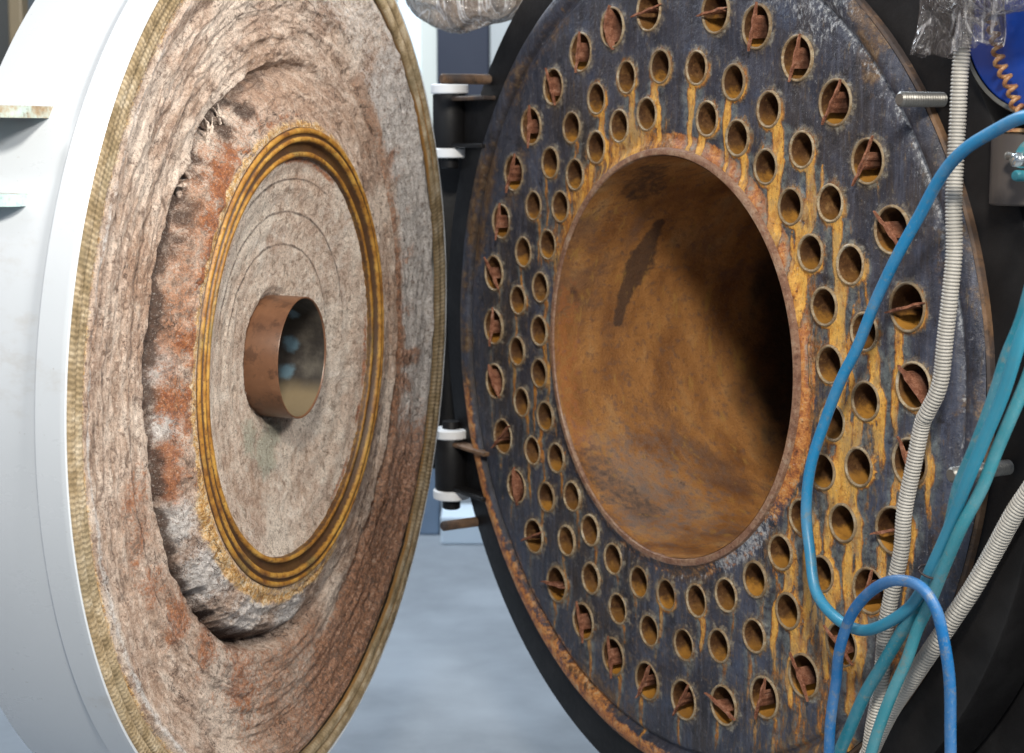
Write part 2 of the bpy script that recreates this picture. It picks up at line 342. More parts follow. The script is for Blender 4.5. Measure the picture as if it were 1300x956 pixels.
def mat_bore():
    m = M('pipe_bore'); n = m.noise(9, 6, .6); f = m.noise(45, 6, .7)
    c = m.ramp(n, [(.35, (.012, .010, .010)), (.5, (.035, .030, .026)), (.65, (.09, .08, .065))])
    for q, w in (((.133, .012, -.088), .026), ((.122, -.054, -.094), .027), ((.10, .085, -.07), .02)):  # blue-grey patches stand in for reflections on the bore wall
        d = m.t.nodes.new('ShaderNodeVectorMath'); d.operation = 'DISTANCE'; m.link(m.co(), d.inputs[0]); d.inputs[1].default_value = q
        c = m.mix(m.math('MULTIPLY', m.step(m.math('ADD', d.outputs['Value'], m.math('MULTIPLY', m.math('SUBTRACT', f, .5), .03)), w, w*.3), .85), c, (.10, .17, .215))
    y = m.sep()[1]
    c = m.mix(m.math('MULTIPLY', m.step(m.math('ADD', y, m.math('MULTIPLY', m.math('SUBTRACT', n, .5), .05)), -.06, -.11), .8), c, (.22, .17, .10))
    return m.out(c, m.math('ADD', .25, m.math('MULTIPLY', f, .4)), None, m.bump(f, .4, .003), .5)
BORE = mat_bore()
BLACK = mat_flat('black_paint', (.009, .0085, .009), .5, 0, 60, .5, .4, .22)
RIMB = mat_rust('rim_steel', [(.025, .022, .022), (.055, .042, .038), (.15, .085, .045), (.24, .15, .09)], 4, .6, .5, None, .4)
WHITE = mat_flat('white_enamel', (.49, .525, .56), .22, 0, 160, .05, .12, .55, .0006)
LUG = mat_rust('chipped_lug', [(.35, .5, .5), (.42, .58, .58), (.36, .48, .46), (.25, .17, .08)], 9, .35, .1)
def mat_enamel():
    m = M('white_enamel'); n = m.noise(6, 7, .7, m.map((1, 1, .6))); f = m.noise(70, 5, .75); g = m.noise(2.2, 4, .6)
    c = m.mix(m.math('MULTIPLY', m.step(g, .45, .65), .25), (.49, .525, .56), (.43, .47, .50))
    c = m.mix(m.math('MULTIPLY', m.step(n, .57, .70), .35), c, (.36, .34, .31))
    c = m.mix(m.math('MULTIPLY', m.step(f, .67, .72), .7), c, (.20, .16, .12))
    return m.out(c, m.math('ADD', .18, m.math('MULTIPLY', n, .22)), None, m.bump(f, .15, .0008), .55)
WHITE = mat_enamel()
NYLON = mat_flat('white_nylon', (.8, .81, .82), .4, 0, 20, .05, .05)
STUD = mat_flat('zinc_stud', (.24, .235, .22), .42, .7, 40, .8, .3)
CONDUIT = mat_flat('grey_conduit', (.40, .385, .35), .42, 0, 25, .45, .1, .45)
def hose_mat(name, col, rough=.25): 
    m = M(name); n = m.noise(14, 4, .6); f = m.noise(160, 4, .8)
    c = m.mix(m.math('MULTIPLY', m.step(n, .4, .7), .5), col, tuple(x*.8+.10 for x in col))
    c = m.mix(m.math('MULTIPLY', m.step(f, .54, .70), .28), c, (.30, .38, .38))
    c = m.mix(m.math('MULTIPLY', m.step(m.noise(38, 6, .75), .54, .66), .5), c, (.20, .20, .16))
    if name == 'blue_hose': c = m.mix(m.math('MULTIPLY', m.attr('mk')[0], .8), c, (.03, .22, .28))  # change of lighting along the hose, painted as blue turning teal
    return m.out(c, m.math('ADD', rough, m.math('MULTIPLY', f, .3)), None, m.bump(f, .2, .001), .5)
HOSE_A = hose_mat('blue_hose', (.010, .20, .43)); HOSE_B = hose_mat('teal_hose', (.012, .17, .24))
HOSE_C = hose_mat('pale_teal_hose', (.035, .23, .29)); HOSE_D = hose_mat('deep_blue_hose', (.004, .115, .32), .3)
BLUE = mat_flat('blue_paint', (.006, .055, .36), .35, 0, 14, .3, .1)
BRASS = mat_rust('brown_coil', [(.10, .035, .02), (.28, .12, .05), (.42, .24, .10), (.5, .34, .18)], 60, .4, .3, None, .5)
SHINY = mat_flat('chromed_brass', (.6, .65, .66), .18, .9, 40, .3, .2)
BAGR = mat_plastic('clear_plastic', (.10, .085, .08), .12); BAGL = mat_plastic('milky_plastic', (.24, .19, .15), .66)
FLOOR = mat_flat('painted_floor', (.25, .275, .30), .6, 0, 9, .5, .1, .3)
WALLM = mat_flat('hall_wall', (.10, .12, .13), .7, 0, 3, .3, .05)
PANW = mat_flat('pale_panel', (.62, .72, .80), .5, 0, 3, .2, .05); NAVY = mat_flat('navy_panel', (.002, .007, .022), .7, 0, 3, .3, .05)
CREAM = mat_flat('cream_panel', (.5, .52, .48), .6, 0, 3, .1, .05)
BEAM = mat_flat('dark_beam', (.05, .05, .045), .5, 0, 5, .3, .05)

# ------------------------------------------------------------------ setting
def sheet(name, x0, y0, x1, y1, z, mat):
    o = mesh_np(name, [(x0, y0, z), (x1, y0, z), (x1, y1, z), (x0, y1, z)], [(0, 1, 2, 3)], mat, None, False)
    o['kind'] = 'structure'; return o
sheet('floor', -14, -6, 14, 30, 0, FLOOR)
box('hall_wall', (0, 12.0, 3.5), (26, .2, 7), WALLM, bevel=0)['kind'] = 'structure'
def bg(name, px, y, w, z0, z1, mat, label, cat, d=.12):
    x = (px-650)/2193*y*1.0
    o = box(name, (x, y, (z0+z1)/2), (w, d, z1-z0), mat, bevel=.01); return tag(o, label, cat)
bg('pale_door', 527, 9.6, .17, 0, 4.4, PANW, 'pale blue door panel blurred far behind the gap between door and boiler', 'door panel')
bg('cream_column', 549, 9.5, .11, 0, 4.4, CREAM, 'cream upright post blurred behind the gap, left of the navy cabinet', 'post')
cab = bg('navy_cabinet', 590, 9.2, .27, .5, 4.4, NAVY, 'dark navy tall cabinet blurred behind the gap above the upper hinge', 'cabinet', .4)
bg('white_partition', 634, 9.7, .17, 0, 4.4, PANW, 'white partition panel blurred right of the navy cabinet', 'partition')
bg('grey_machine_leg', 538, 8.5, .15, 0, .9, mat_flat('blue_grey', (.16, .22, .30), .5), 'blue grey machine leg standing on the far floor left of the lower hinge', 'machine leg', .3)
bg('low_plinth', 588, 8.3, .22, 0, .14, PANW, 'low pale plinth on the floor under the lower hinge', 'plinth', .3)
bg('dark_post', 16, 9.0, .10, 0, 5, BEAM, 'dark upright post in the far background at the top left corner', 'post')
bg('brown_post', 33, 8.7, .07, 0, 5, mat_flat('brown_post', (.12, .09, .05), .5), 'brown pipe post just left of the white door shell, far behind', 'post')
bg('glazed_panel', 4, 9.4, .30, 2.55, 4.6, mat_flat('dull_glass', (.30, .33, .30), .4), 'grey glazed panel blurred behind the dark post', 'window panel')

# ------------------------------------------------------------------ boiler
ty = -1.0300759
BM = Matrix(((math.cos(ty), 0, math.sin(ty), .3656), (math.sin(ty), 0, -math.cos(ty), 4.0285), (0, 1, 0, 1.4633), (0, 0, 0, 1)))
def BW(u, v, o): return tuple(BM @ Vector((u, v, o)))
boiler = tag(empty('boiler', BM), 'big round steel boiler front with rusty tube sheet, wide furnace mouth and black front plate', 'boiler')
OUTER = [(-0.084, 0.807, 12), (-0.234, 0.776, 97), (-0.372, 0.722, 85), (-0.499, 0.64, -70), (-0.607, 0.539, 92), (-0.694, 0.416, 70), (-0.76, 0.284, 84), (-0.8, 0.141, -52), (-0.803, -0.007, 85), (-0.795, -0.157, -55), (-0.752, -0.305, 42), (-0.68, -0.431, -80), (-0.591, -0.551, 24), (-0.476, -0.657, 2), (-0.348, -0.726, -78), (-0.21, -0.782, -86), (-0.064, -0.804, 65), (0.17, 0.791, 8), (0.314, 0.751, 80), (0.449, 0.68, 76), (0.57, 0.587, 62), (0.67, 0.47, 64), (0.743, 0.337, -45), (0.792, 0.189, 16), (0.815, 0.037, -42), (0.811, -0.115, -66), (0.769, -0.26, 18), (0.706, -0.398, 72), (0.628, -0.531, -38), (0.511, -0.631, -60), (0.381, -0.717, 75), (0.237, -0.777, -20), (0.085, -0.808, 60)]
MID = [(-0.035, 0.677), (-0.172, 0.656), (-0.3, 0.607), (-0.412, 0.536), (-0.513, 0.446), (-0.594, 0.333), (-0.645, 0.208), (-0.673, 0.078), (-0.678, -0.061), (-0.654, -0.196), (-0.597, -0.319), (-0.528, -0.433), (-0.429, -0.53), (-0.314, -0.604), (-0.191, -0.654), (-0.056, -0.675), (0.084, -0.674), (0.216, -0.642), (0.342, -0.586), (0.454, -0.502), (0.559, -0.396), (0.622, -0.274), (0.666, -0.149), (0.681, -0.011), (0.672, 0.129), (0.626, 0.261), (0.562, 0.383), (0.47, 0.491), (0.36, 0.575), (0.238, 0.635), (0.104, 0.67)]
INN = [(-0.087, 0.568), (-0.201, 0.54), (-0.301, 0.488), (-0.396, 0.419), (-0.464, 0.336), (-0.524, 0.235), (-0.56, 0.121), (-0.566, 0.006), (-0.565, -0.107), (-0.535, -0.218), (-0.481, -0.32), (-0.404, -0.408), (-0.319, -0.48), (-0.214, -0.532), (-0.101, -0.565), (0.013, -0.57), (0.13, -0.556), (0.24, -0.517), (0.341, -0.458), (0.426, -0.378), (0.493, -0.286), (0.556, -0.177), (0.583, -0.069), (0.571, 0.05), (0.55, 0.169), (0.504, 0.277), (0.437, 0.371), (0.353, 0.453), (0.254, 0.514), (0.145, 0.556)]
PATHS = {
 'A': [(1.319, 0.556, 0.22), (1.261, 0.552, 0.21), (1.178, 0.532, 0.19), (1.094, 0.499, 0.17), (1.019, 0.449, 0.15), (0.943, 0.375, 0.13), (0.885, 0.299, 0.12), (0.814, 0.204, 0.11), (0.758, 0.114, 0.1), (0.72, 0.048, 0.1), (0.671, -0.038, 0.1), (0.632, -0.14, 0.1), (0.621, -0.24, 0.1), (0.642, -0.316, 0.11), (0.68, -0.388, 0.12), (0.747, -0.426, 0.13), (0.826, -0.427, 0.14), (0.901, -0.4, 0.15), (0.973, -0.351, 0.16), (1.015, -0.303, 0.165), (1.042, -0.264, 0.17), (1.101, -0.168, 0.19), (1.163, -0.07, 0.21), (1.209, 0.01, 0.22), (1.253, 0.098, 0.23), (1.296, 0.182, 0.24), (1.32, 0.249, 0.24), (1.355, 0.365, 0.24)],
 'B': [(1.333, 0.413, 0.2), (1.294, 0.309, 0.2), (1.262, 0.222, 0.2), (1.238, 0.16, 0.2), (1.208, 0.078, 0.2), (1.172, -0.0, 0.2), (1.129, -0.086, 0.19), (1.097, -0.164, 0.18), (1.054, -0.256, 0.165), (1.006, -0.314, 0.15), (0.943, -0.399, 0.14), (0.879, -0.491, 0.13), (0.837, -0.561, 0.13), (0.789, -0.648, 0.13), (0.735, -0.763, 0.13)],
 'C': [(1.352, 0.325, 0.19), (1.309, 0.219, 0.19), (1.268, 0.123, 0.19), (1.239, 0.052, 0.19), (1.21, -0.009, 0.19), (1.175, -0.081, 0.19), (1.136, -0.158, 0.19), (1.076, -0.251, 0.175), (1.032, -0.322, 0.16), (0.996, -0.384, 0.15), (0.966, -0.449, 0.15), (0.933, -0.522, 0.15), (0.898, -0.61, 0.15), (0.858, -0.717, 0.15)],
 'D': [(0.784, -0.738, 0.17), (0.787, -0.625, 0.17), (0.796, -0.535, 0.17), (0.82, -0.463, 0.18), (0.858, -0.387, 0.19), (0.916, -0.323, 0.2), (0.992, -0.283, 0.21), (1.052, -0.279, 0.21), (1.086, -0.31, 0.2), (1.102, -0.367, 0.19), (1.105, -0.446, 0.18), (1.105, -0.543, 0.17), (1.11, -0.629, 0.17)],
 'K1': [(0.982, 0.847, 0.07), (0.985, 0.749, 0.07), (0.981, 0.638, 0.07), (0.974, 0.553, 0.07), (0.973, 0.482, 0.07), (0.975, 0.397, 0.07), (0.974, 0.313, 0.07), (0.972, 0.238, 0.07), (0.963, 0.152, 0.07), (0.949, 0.065, 0.07), (0.925, 0.008, 0.07), (0.908, -0.021, 0.07), (0.888, -0.1, 0.07), (0.872, -0.192, 0.07), (0.861, -0.274, 0.07), (0.844, -0.348, 0.07), (0.828, -0.439, 0.07), (0.814, -0.548, 0.07), (0.798, -0.656, 0.07), (0.784, -0.758, 0.07)],
 'K2': [(1.194, -0.004, 0.02), (1.144, -0.088, 0.02), (1.101, -0.158, 0.02), (1.048, -0.244, 0.02), (1.012, -0.315, 0.03), (0.975, -0.386, 0.04), (0.93, -0.453, 0.05), (0.882, -0.524, 0.05), (0.824, -0.611, 0.05), (0.76, -0.721, 0.05), (0.717, -0.801, 0.05)],
 'CORD': [(1.011, 0.74, .035), (1.027, 0.685, .035), (1.044, 0.646, .035), (1.066, 0.607, .035), (1.081, 0.575, .035), (1.114, 0.553, .035)],
}

RO, RI = .043, .0355       # opening radius of outer row / other tubes
HOLES = [(u, v, RO, 'o', i) for i, (u, v, t) in enumerate(OUTER)]+[(u, v, RI, 'm', i) for i, (u, v) in enumerate(MID)]+[(u, v, RI, 'i', i) for i, (u, v) in enumerate(INN)]
rng = np.random.default_rng(7); random.seed(7)

def build_sheet():
    pts = []; edges = []
    def loop(cx, cy, r, n, mark):
        b = len(pts)
        for k in range(n):
            a = k*2*math.pi/n; pts.append((cx+r*math.cos(a), cy+r*math.sin(a)))
        if mark: edges.extend((b+k, b+(k+1) % n) for k in range(n))
    for (u, v, a, k, i) in HOLES:
        loop(u, v, a+.0022, 40, True); loop(u, v, a+.0065, 40, False)
    for r, n in ((.488, 620), (.492, 620), (.497, 620), (.502, 620), (.508, 620), (.925, 1100), (.931, 1100), (.936, 1100), (.941, 1100), (.946, 1100), (.952, 1100), (.958, 1100), (.97, 1100), (.985, 1100), (.993, 1100), (.998, 1100)):
        loop(0, 0, r, n, r == .488 or r == .998)
    s = .0053; rows = int(2/s/.866)
    ys = np.arange(-rows//2, rows//2)*s*.866; G = []
    for j, y in enumerate(ys):
        xs = np.arange(-1, 1, s)+(s/2 if j % 2 else 0); G.append(np.stack([xs, np.full_like(xs, y)], 1))
    G = np.vstack(G)+rng.uniform(-.0009, .0009, (sum(len(g) for g in G), 2))
    r = np.hypot(*G.T); ok = (r > .511) & (r < .922)
    for (u, v, a, k, i) in HOLES: ok &= np.hypot(G[:, 0]-u, G[:, 1]-v) > a+.0115
    P2 = [Vector(p) for p in pts]+[Vector(p) for p in G[ok]]
    vs, _, fs, *_ = delaunay_2d_cdt(P2, edges, [], 0, 1e-7, False)
    V = np.array([tuple(v) for v in vs]); F = np.array([f for f in fs if len(f) == 3])
    c = V[F].mean(1); rr = np.hypot(*c.T); keep = (rr > .4878) & (rr < .9985)
    for (u, v, a, k, i) in HOLES: keep &= np.hypot(c[:, 0]-u, c[:, 1]-v) > a+.0018
    F = F[keep]
    x, y = V.T; r = np.hypot(x, y); ang = np.degrees(np.arctan2(y, x))
    z = .004*fbm(x*3, y*3, 5, 3)+.0012*fbm(x*14, y*14, 9, 3)
    z *= sst(.49, .55, r)
    z += .010*sst(.515, .488, r)                       # weld fillet up to the furnace lip
    z += -.012*np.exp(-((r-.941)/.0075)**2)+.006*sst(.948, .962, r)-.01*sst(.984, 1.0, r)
    hd = np.full(len(V), 9.)
    for (u, v, a, k, i) in HOLES: hd = np.minimum(hd, np.hypot(x-u, y-v)-a)
    z += .0034*sst(.013, .004, hd)*(1+.5*fbm(x*40, y*40, 77, 3))
    # ---- stains
    tone = np.zeros(len(V)); rust = np.zeros(len(V)); orange = np.zeros(len(V))
    def drip(u0, v0, L, w, s, kind=0):
        nonlocal rust, tone
        px, py = [u0], [v0]; u, v = u0, v0; g = random.uniform(0, 50)
        while v0-v < L:
            v -= .006; u += .0009*math.sin(g+v*37)+.0006*math.sin(g*2+v*91)
            for (hu, hv, a, k, i) in HOLES:
                d = math.hypot(u-hu, v-hv)
                if d < a+.006:
                    sgn = 1 if u >= hu else -1
                    u += sgn*.0052
            if math.hypot(u, v) < .5: break
            px.append(u); py.append(v)
        px = np.array(px); py = np.array(py)
        near = (np.abs(x-px.mean()) < (np.ptp(px)/2+.06)) & (y < v0+.03) & (y > py[-1]-.03)
        idx = np.where(near)[0]
        if not len(idx): return
        tt = np.clip((v0-y[idx])/max(L, .01), 0, 1)
        cx = np.interp(-y[idx], -py, px)
        ww = w*(1-.55*tt)*(1+.35*fbm(y[idx]*18, np.full(len(idx), g), 3, 2))*(.12+.88*sst(-.004, .035, v0-y[idx]))
        d = np.abs(x[idx]-cx)/ww
        val = s*(1-sst(.55, 1.5, d))*(1-sst(.75, 1, tt))*(y[idx] < v0+.004)
        rust[idx] = np.maximum(rust[idx], val)
        tone[idx] = np.maximum(tone[idx], (1-sst(.8, 4.2, d))*(1-sst(.6, 1, tt))*(y[idx] < v0+.01)*min(1, s+.2))
    for (u, v, a, k, i) in HOLES:
        f = math.degrees(math.atan2(v, u)); rr = random.random()
        if k == 'o':
            if -45 < f < 20: s, L, w = .85, .18+.15*rr, .017
            elif -130 < f <= -45: s, L, w = .6, .10+.1*rr, .010
            elif f >= 20 and f < 150: s, L, w = .12, .05, .008
            else: s, L, w = .34, .12+.1*rr, .007
        else:
            if -50 < f < 60: s, L, w = 1.0, .20+.2*rr, .017
            elif 60 <= f < 125: s, L, w = .95, .16+.14*rr, .013
            elif f >= 125 or f < -150: s, L, w = .62, .14+.18*rr, .010
            elif -120 < f < -60: s, L, w = .42 if rr < .7 else .8, .06+.09*rr, .010
            else: s, L, w = .55, .09+.12*rr, .010
        drip(u+random.uniform(-.008, .008), v-a*.35, L, w, s)
        if rr < .5 and s > .8: drip(u+random.uniform(-.03, .03), v-a*.5, L*.8, w*.5, s*.9)
        d = np.hypot(x-u, y-v)-a
        rim = s*(1-sst(.004, .02 if s > .8 else .012, d))*(.5+.5*sst(.03, -.03, y-v))
        rust = np.maximum(rust, rim*.9)
    # free runs down the right side and from the upper left onto the furnace ring
    for q in range(22):
        a = random.uniform(-48, 42); rr = random.uniform(.52, .74)
        drip(rr*math.cos(R(a)), rr*math.sin(R(a)), random.uniform(.1, .4), random.uniform(.004, .014), random.uniform(.6, 1))
    flood = sst(-58, -35, ang)*sst(48, 18, ang)*sst(.50, .53, r)*sst(.80, .66, r)
    rust = np.maximum(rust, flood*(.24+.40*fbm(x*26, y*4.5, 12, 3)))
    tl = sst(84, 96, ang)*sst(172, 140, ang)*sst(.64, .515, r)
    rust = np.maximum(rust, tl*(.7+.6*fbm(x*22, y*9, 15, 3)))
    br = sst(-75, -60, ang)*sst(-22, -38, ang)*sst(.66, .8, r)
    rust = np.maximum(rust, br*(.30+.62*fbm(x*26, y*4, 18, 3)))
    orange = np.where(ang > -20, 1, .0)*sst(.512, .50, r)*.75
    orange = sst(.534, .512, r)*(.36+.8*sst(-45, -10, ang)*sst(185, 140, ang))
    rl = sst(.950, .962, r)*(sst(-175, -165, ang)*sst(-70, -100, ang)*.62+.10)
    rl = np.maximum(rl, .5*sst(.90, .94, r)*sst(-150, -135, ang)*sst(-90, -110, ang))
    orange = np.maximum(orange, rl+.0)
    halo = sst(.034, .004, hd)*.66
    brown = .35*sst(.3, .7, fbm(x*2.3+3, y*1.6, 22, 3)+.25)+.5*sst(.87, .92, r)*sst(0, .6, fbm(x*9, y*9, 25, 3)+.2)
    brown = np.maximum(brown, .75*np.exp(-((ang-150)/9)**2-((r-.80)/.05)**2))
    brown = np.maximum(brown, .7*sst(-100, -85, ang)*sst(-55, -75, ang)*sst(.58, .50, r))
    white = .45*np.exp(-((r-.925)/.02)**2)*sst(-10, 20, ang)*sst(85, 50, ang)+.62*np.exp(-((r-.941)/.006)**2)*sst(-50, 0, ang)*sst(100, 60, ang)
    white = np.maximum(white, .62*sst(45, 55, ang)*sst(80, 64, ang)*sst(.82, .9, r))
    white = np.maximum(white, .85*sst(-72, -62, ang)*sst(-28, -45, ang)*sst(.545, .505, r))
    white = np.maximum(white, .5*sst(-100, -85, ang)*sst(-60, -72, ang)*np.exp(-((r-.52)/.018)**2))
    white = np.maximum(white, .22*sst(.02, .6, fbm(x*5, y*2.2, 31, 3)))
    white = np.maximum(white, sst(.0105, .005, hd)*.46)
    dark = .85*sst(.016, .010, np.abs(r-.962)) * 0 + .8*np.exp(-((r-.9475)/.0035)**2)*sst(110, 140, np.abs(ang))
    mk = np.stack([rust, halo, white, np.clip(brown, 0, 1)], 1); mk2 = np.stack([orange, dark, tone, orange*0], 1)
    return mesh_np('tube_sheet', np.c_[x, y, z], F.astype(np.int32), SHEET, boiler, True, {'mk': mk, 'mk2': mk2})
build_sheet()

# furnace bore (dense, with its stains and painted-in deep shade) and its lip
nT, nZ = 480, 170
zz = np.r_[np.linspace(.016, -.9, 140), np.linspace(-.95, -1.9, 30)]; aa = np.arange(nT)*2*math.pi/nT
A, Z = np.meshgrid(aa, zz, indexing='ij'); rr = .4715+.0022*fbm(A/(2*math.pi)*24, Z*8, 41, 3, 24)
V = np.stack([rr*np.cos(A), rr*np.sin(A), Z], -1).reshape(-1, 3)
dg = np.degrees(A); nn = fbm(A/(2*math.pi)*30, Z*9, 44, 4, 30)
def seg(a0, z0, a1, z1, w0, w1):
    px, pz = (dg-a0), (Z-z0)*100; dx, dz = a1-a0, (z1-z0)*100; t = np.clip((px*dx+pz*dz)/(dx*dx+dz*dz), 0, 1)
    d = np.hypot(px-t*dx, pz-t*dz); w = w0+(w1-w0)*t; return 1-sst(.5, 1.3, (d-nn*2.2)/w)
patch = np.maximum(seg(142, -.24, 158, -.22, 2.5, 5), seg(158, -.22, 177, -.18, 4.5, 1.2))
patch = np.maximum(patch, .6*seg(149, -.10, 152, -.115, 1.5, 2)); patch = np.maximum(patch, .55*seg(112, -.08, 125, -.12, 5, 7))
patch = np.maximum(patch, .45*seg(222, -.02, 243, -.10, 7, 5)); patch = np.maximum(patch, .5*seg(165, -.03, 168, -.04, 1.5, 1.5))
patch = np.maximum(patch, .5*seg(222, -.18, 234, -.26, .1, .1))
orange = sst(-.085, -.03, Z+.02*nn)*sst(.02, -.0, Z)*sst(150, 170, dg)*sst(235, 215, dg)
grey = sst(200, 228, dg)*sst(275, 244, dg)*sst(-.50, -.1, Z)*sst(.02, -.03, Z)
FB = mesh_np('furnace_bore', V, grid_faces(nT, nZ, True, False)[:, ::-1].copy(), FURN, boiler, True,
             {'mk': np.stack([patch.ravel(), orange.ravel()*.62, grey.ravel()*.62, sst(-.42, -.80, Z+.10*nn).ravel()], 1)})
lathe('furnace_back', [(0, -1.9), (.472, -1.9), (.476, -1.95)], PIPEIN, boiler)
lathe('furnace_lip', [(.4722, .010), (.4725, .016), (.475, .0195), (.484, .0202), (.4885, .018), (.4905, .011), (.4915, .002)], EDGE, boiler, 360)
lathe('rim_wall', [(.9975, -.006), (1.003, -.010), (1.005, -.02), (1.005, -.024)], RIMB, boiler, 300)
lathe('front_plate', [(1.004, -.0215), (1.108, -.0215), (1.114, -.024), (1.116, -.030), (1.116, -.155), (1.11, -.160), (1.0, -.160)], BLACK, boiler, 240)
lathe('boiler_shell', [(1.06, -.159), (1.06, -2.6), (0, -2.6)], BLACK, boiler, 120)

def tube_mesh(a, seed):
    n = 40; pr = [(a+.0052, -.001), (a+.0046, .0030), (a+.0034, .0048), (a+.0016, .0056), (a, .0046), (a-.0012, .001), (a-.0018, -.012)]+[(a-.002, -z) for z in (.03, .06, .1, .16, .24, .34, .5)]
    P = np.array(pr); t = np.arange(n)*2*math.pi/n
    w = 1+.018*fbm(np.repeat(t[:, None], len(P), 1)/(2*math.pi)*8, P[None, :, 1]*60+seed, 60+seed, 3, 8)
    Rr = P[None, :, 0]*np.where(P[None, :, 1] > -.004, w, 1+(w-1)*.5)
    V = np.stack([Rr*np.cos(t)[:, None], Rr*np.sin(t)[:, None], np.repeat(P[None, :, 1], n, 0)], -1).reshape(-1, 3)
    F = grid_faces(n, len(P), True, False)[:, ::-1].copy(); k = len(V)
    o = mesh_np('fire_tube', V, F, LIP, boiler, True)
    o.data.materials.append(TUBE); mi = np.where((np.arange(len(F)) % (len(P)-1)) >= 5, 1, 0).astype(np.int32)
    o.data.polygons.foreach_set('material_index', mi); return o
protoO = [tube_mesh(RO, s) for s in range(3)]; protoI = [tube_mesh(RI, s+3) for s in range(4)]
used = set()
for n_, (u, v, a, k, i) in enumerate(HOLES):
    src = protoO[n_ % 3] if k == 'o' else protoI[n_ % 4]
    if src.name in used: o = src.copy(); S.collection.objects.link(o)
    else: o = src; used.add(src.name)
    o.parent = boiler; o.location = (u, v, .0015); o.name = 'fire_tube'
    o['group'] = 'fire tube ends in the tube sheet'
    q_ = 1.0+.05*random.random()-.02; o.scale = (q_+(.02 if k == 'o' else 0), q_*(1+.03*random.random())+(.01 if k == 'o' else 0), 1)

# flat twisted strips (retarders) standing in the outer row of tubes
HW = 'twelve one two three four five six seven eight nine ten eleven'.split()
MW = ['', 'five past ', 'ten past ', 'quarter past ', 'twenty past ', 'twenty-five past ', 'half past ', 'twenty-five to ', 'twenty to ', 'quarter to ', 'ten to ', 'five to ']
def clock(u, v):
    k = int(round((90-math.degrees(math.atan2(v, u))) % 360/30*12)) % 144; H, q = divmod(k, 12)
    return MW[q]+HW[(H+(1 if q > 6 else 0)) % 12]
WIDE = {1, 9, 11, 24}
for i, (u, v, t) in enumerate(OUTER):
    wide = i in WIDE; half = .050+.006*random.random(); zf = .011+.007*random.random()
    tg = .017+.008*random.random(); dp = .03+.05*random.random()
    if wide: prof = [(zf+.006, half, 0), (zf-.002, half*.97, 0), (-.004, .036, 0), (-.02, .033, 0), (-.05, .031, 0), (-.08, .030, 0)]
    else: prof = [(zf, half, 0), (zf-.005, half, 0), (zf-.008, tg, 0), (-.012, tg, 0), (-.5*dp, tg*.98, 0), (-dp, tg*.92, 0)]
    V = []; th = .0017; tw = random.choice((-1, 1))*(11 if wide else 4)
    m = 9
    for (z, w, cv) in prof:
        ang = R(t)+tw*min(0, z) if z < 0 else R(t)
        for side in (1, -1):
            for q in range(m):
                s = (q/(m-1)*2-1); bx = s*w; by = side*th*(1.4 if abs(s) < .99 else .6)+(.007 if wide else .0)*(1-s*s)+.0012*math.sin(s*7+i)
                zz_ = z-(.012*abs(s)**2.5 if z > 0 and wide else .003*s)+(.0012*math.sin(s*11+i*2) if z > 0 else 0)
                V.append((bx*math.cos(ang)-by*math.sin(ang), bx*math.sin(ang)+by*math.cos(ang), zz_))
    F = []; K = 2*m
    for r_ in range(len(prof)-1):
        for q in range(m-1):
            a0 = r_*K+q; F.append((a0, a0+1, a0+K+1, a0+K)); b0 = a0+m; F.append((b0+1, b0, b0+K, b0+K+1))
        F.append((r_*K, r_*K+K, r_*K+K+m, r_*K+m)); F.append((r_*K+m-1, r_*K+2*m-1, r_*K+K+2*m-1, r_*K+K+m-1))
    for q in range(m-1): F.append((q, q+m, q+m+1, q+1))
    o = mesh_np('retarder_strip', V, F, BLADE, None, False)
    o.matrix_world = BM @ Matrix.Translation((u, v, .002))
    tt = t % 180; w_ = 'nearly level' if tt < 25 or tt > 155 else ('leaning right' if tt < 70 else ('nearly upright' if tt < 110 else 'leaning left'))
    tag(o, 'rusty %s strip in the outer-row tube where an hour hand shows %s' % (w_, clock(u, v)), 'metal strip', 'rusty strips standing in the outer row of tubes')

# studs of the front plate
for (u, v, h) in ((.845, .589, .09), (1.04, -.088, .125), (-.865, .667, .13), (-.945, -.585, .09)):
    rs = .0145; L = h+.06; pr = [(0, h), (rs-.004, h), (rs-.001, h-.003)]
    z = h-.004
    while z > -.05: pr += [(rs, z), (rs, z-.001), (rs-.003, z-.0033)]; z -= .0062
    lathe('stud', pr, STUD if u > 0 else RIMB, boiler, 28, u, v)
# hinges
def hinge(vc, s):
    h = tag(empty('hinge'), 'black hinge barrel'); h.parent = boiler
    Mi = BM.inverted(); c = Mi @ Vector((-.176, 4.93, vc)); h.location = c
    def vert(name, pr, mat, n=40):
        o = lathe(name, pr, mat, h, n); o.rotation_euler = (R(-90), 0, 0); return o
    vert('barrel', [(0, .075), (.046, .075), (.048, .072), (.048, -.072), (.046, -.075), (0, -.075)], BLACK)
    for sg in (1, -1): vert('washer', [(0, sg*.076), (.050, sg*.076), (.053, sg*.079), (.053, sg*.100), (.050, sg*.103), (0, sg*.103)][::sg], NYLON)
    vert('pin', [(0, .124), (.024, .124), (.026, .12), (.026, -.13), (.022, -.134), (0, -.134)], BLACK)
    box('bracket', (.09, 0, -.03), (.17, .145, .012), BLACK, h); box('bracket', (.12, .062, -.04), (.20, .012, .12), RIMB, h)
    box('bracket', (.11, -.068, -.04), (.20, .012, .12), BLACK, h)
hinge(2.018-.0, 1); hinge(2-.972+.005, 1)
box('jacket_panel', (1.25, .05, -.19), (1.5, 2.9, .04), BLACK, boiler)
hp = box('hinge_post', (0, 0, 0), (.30, .10, 1.02), BLACK, boiler); hp.matrix_local = BM.inverted() @ Matrix.Translation((-.13, 5.16, 1.49))
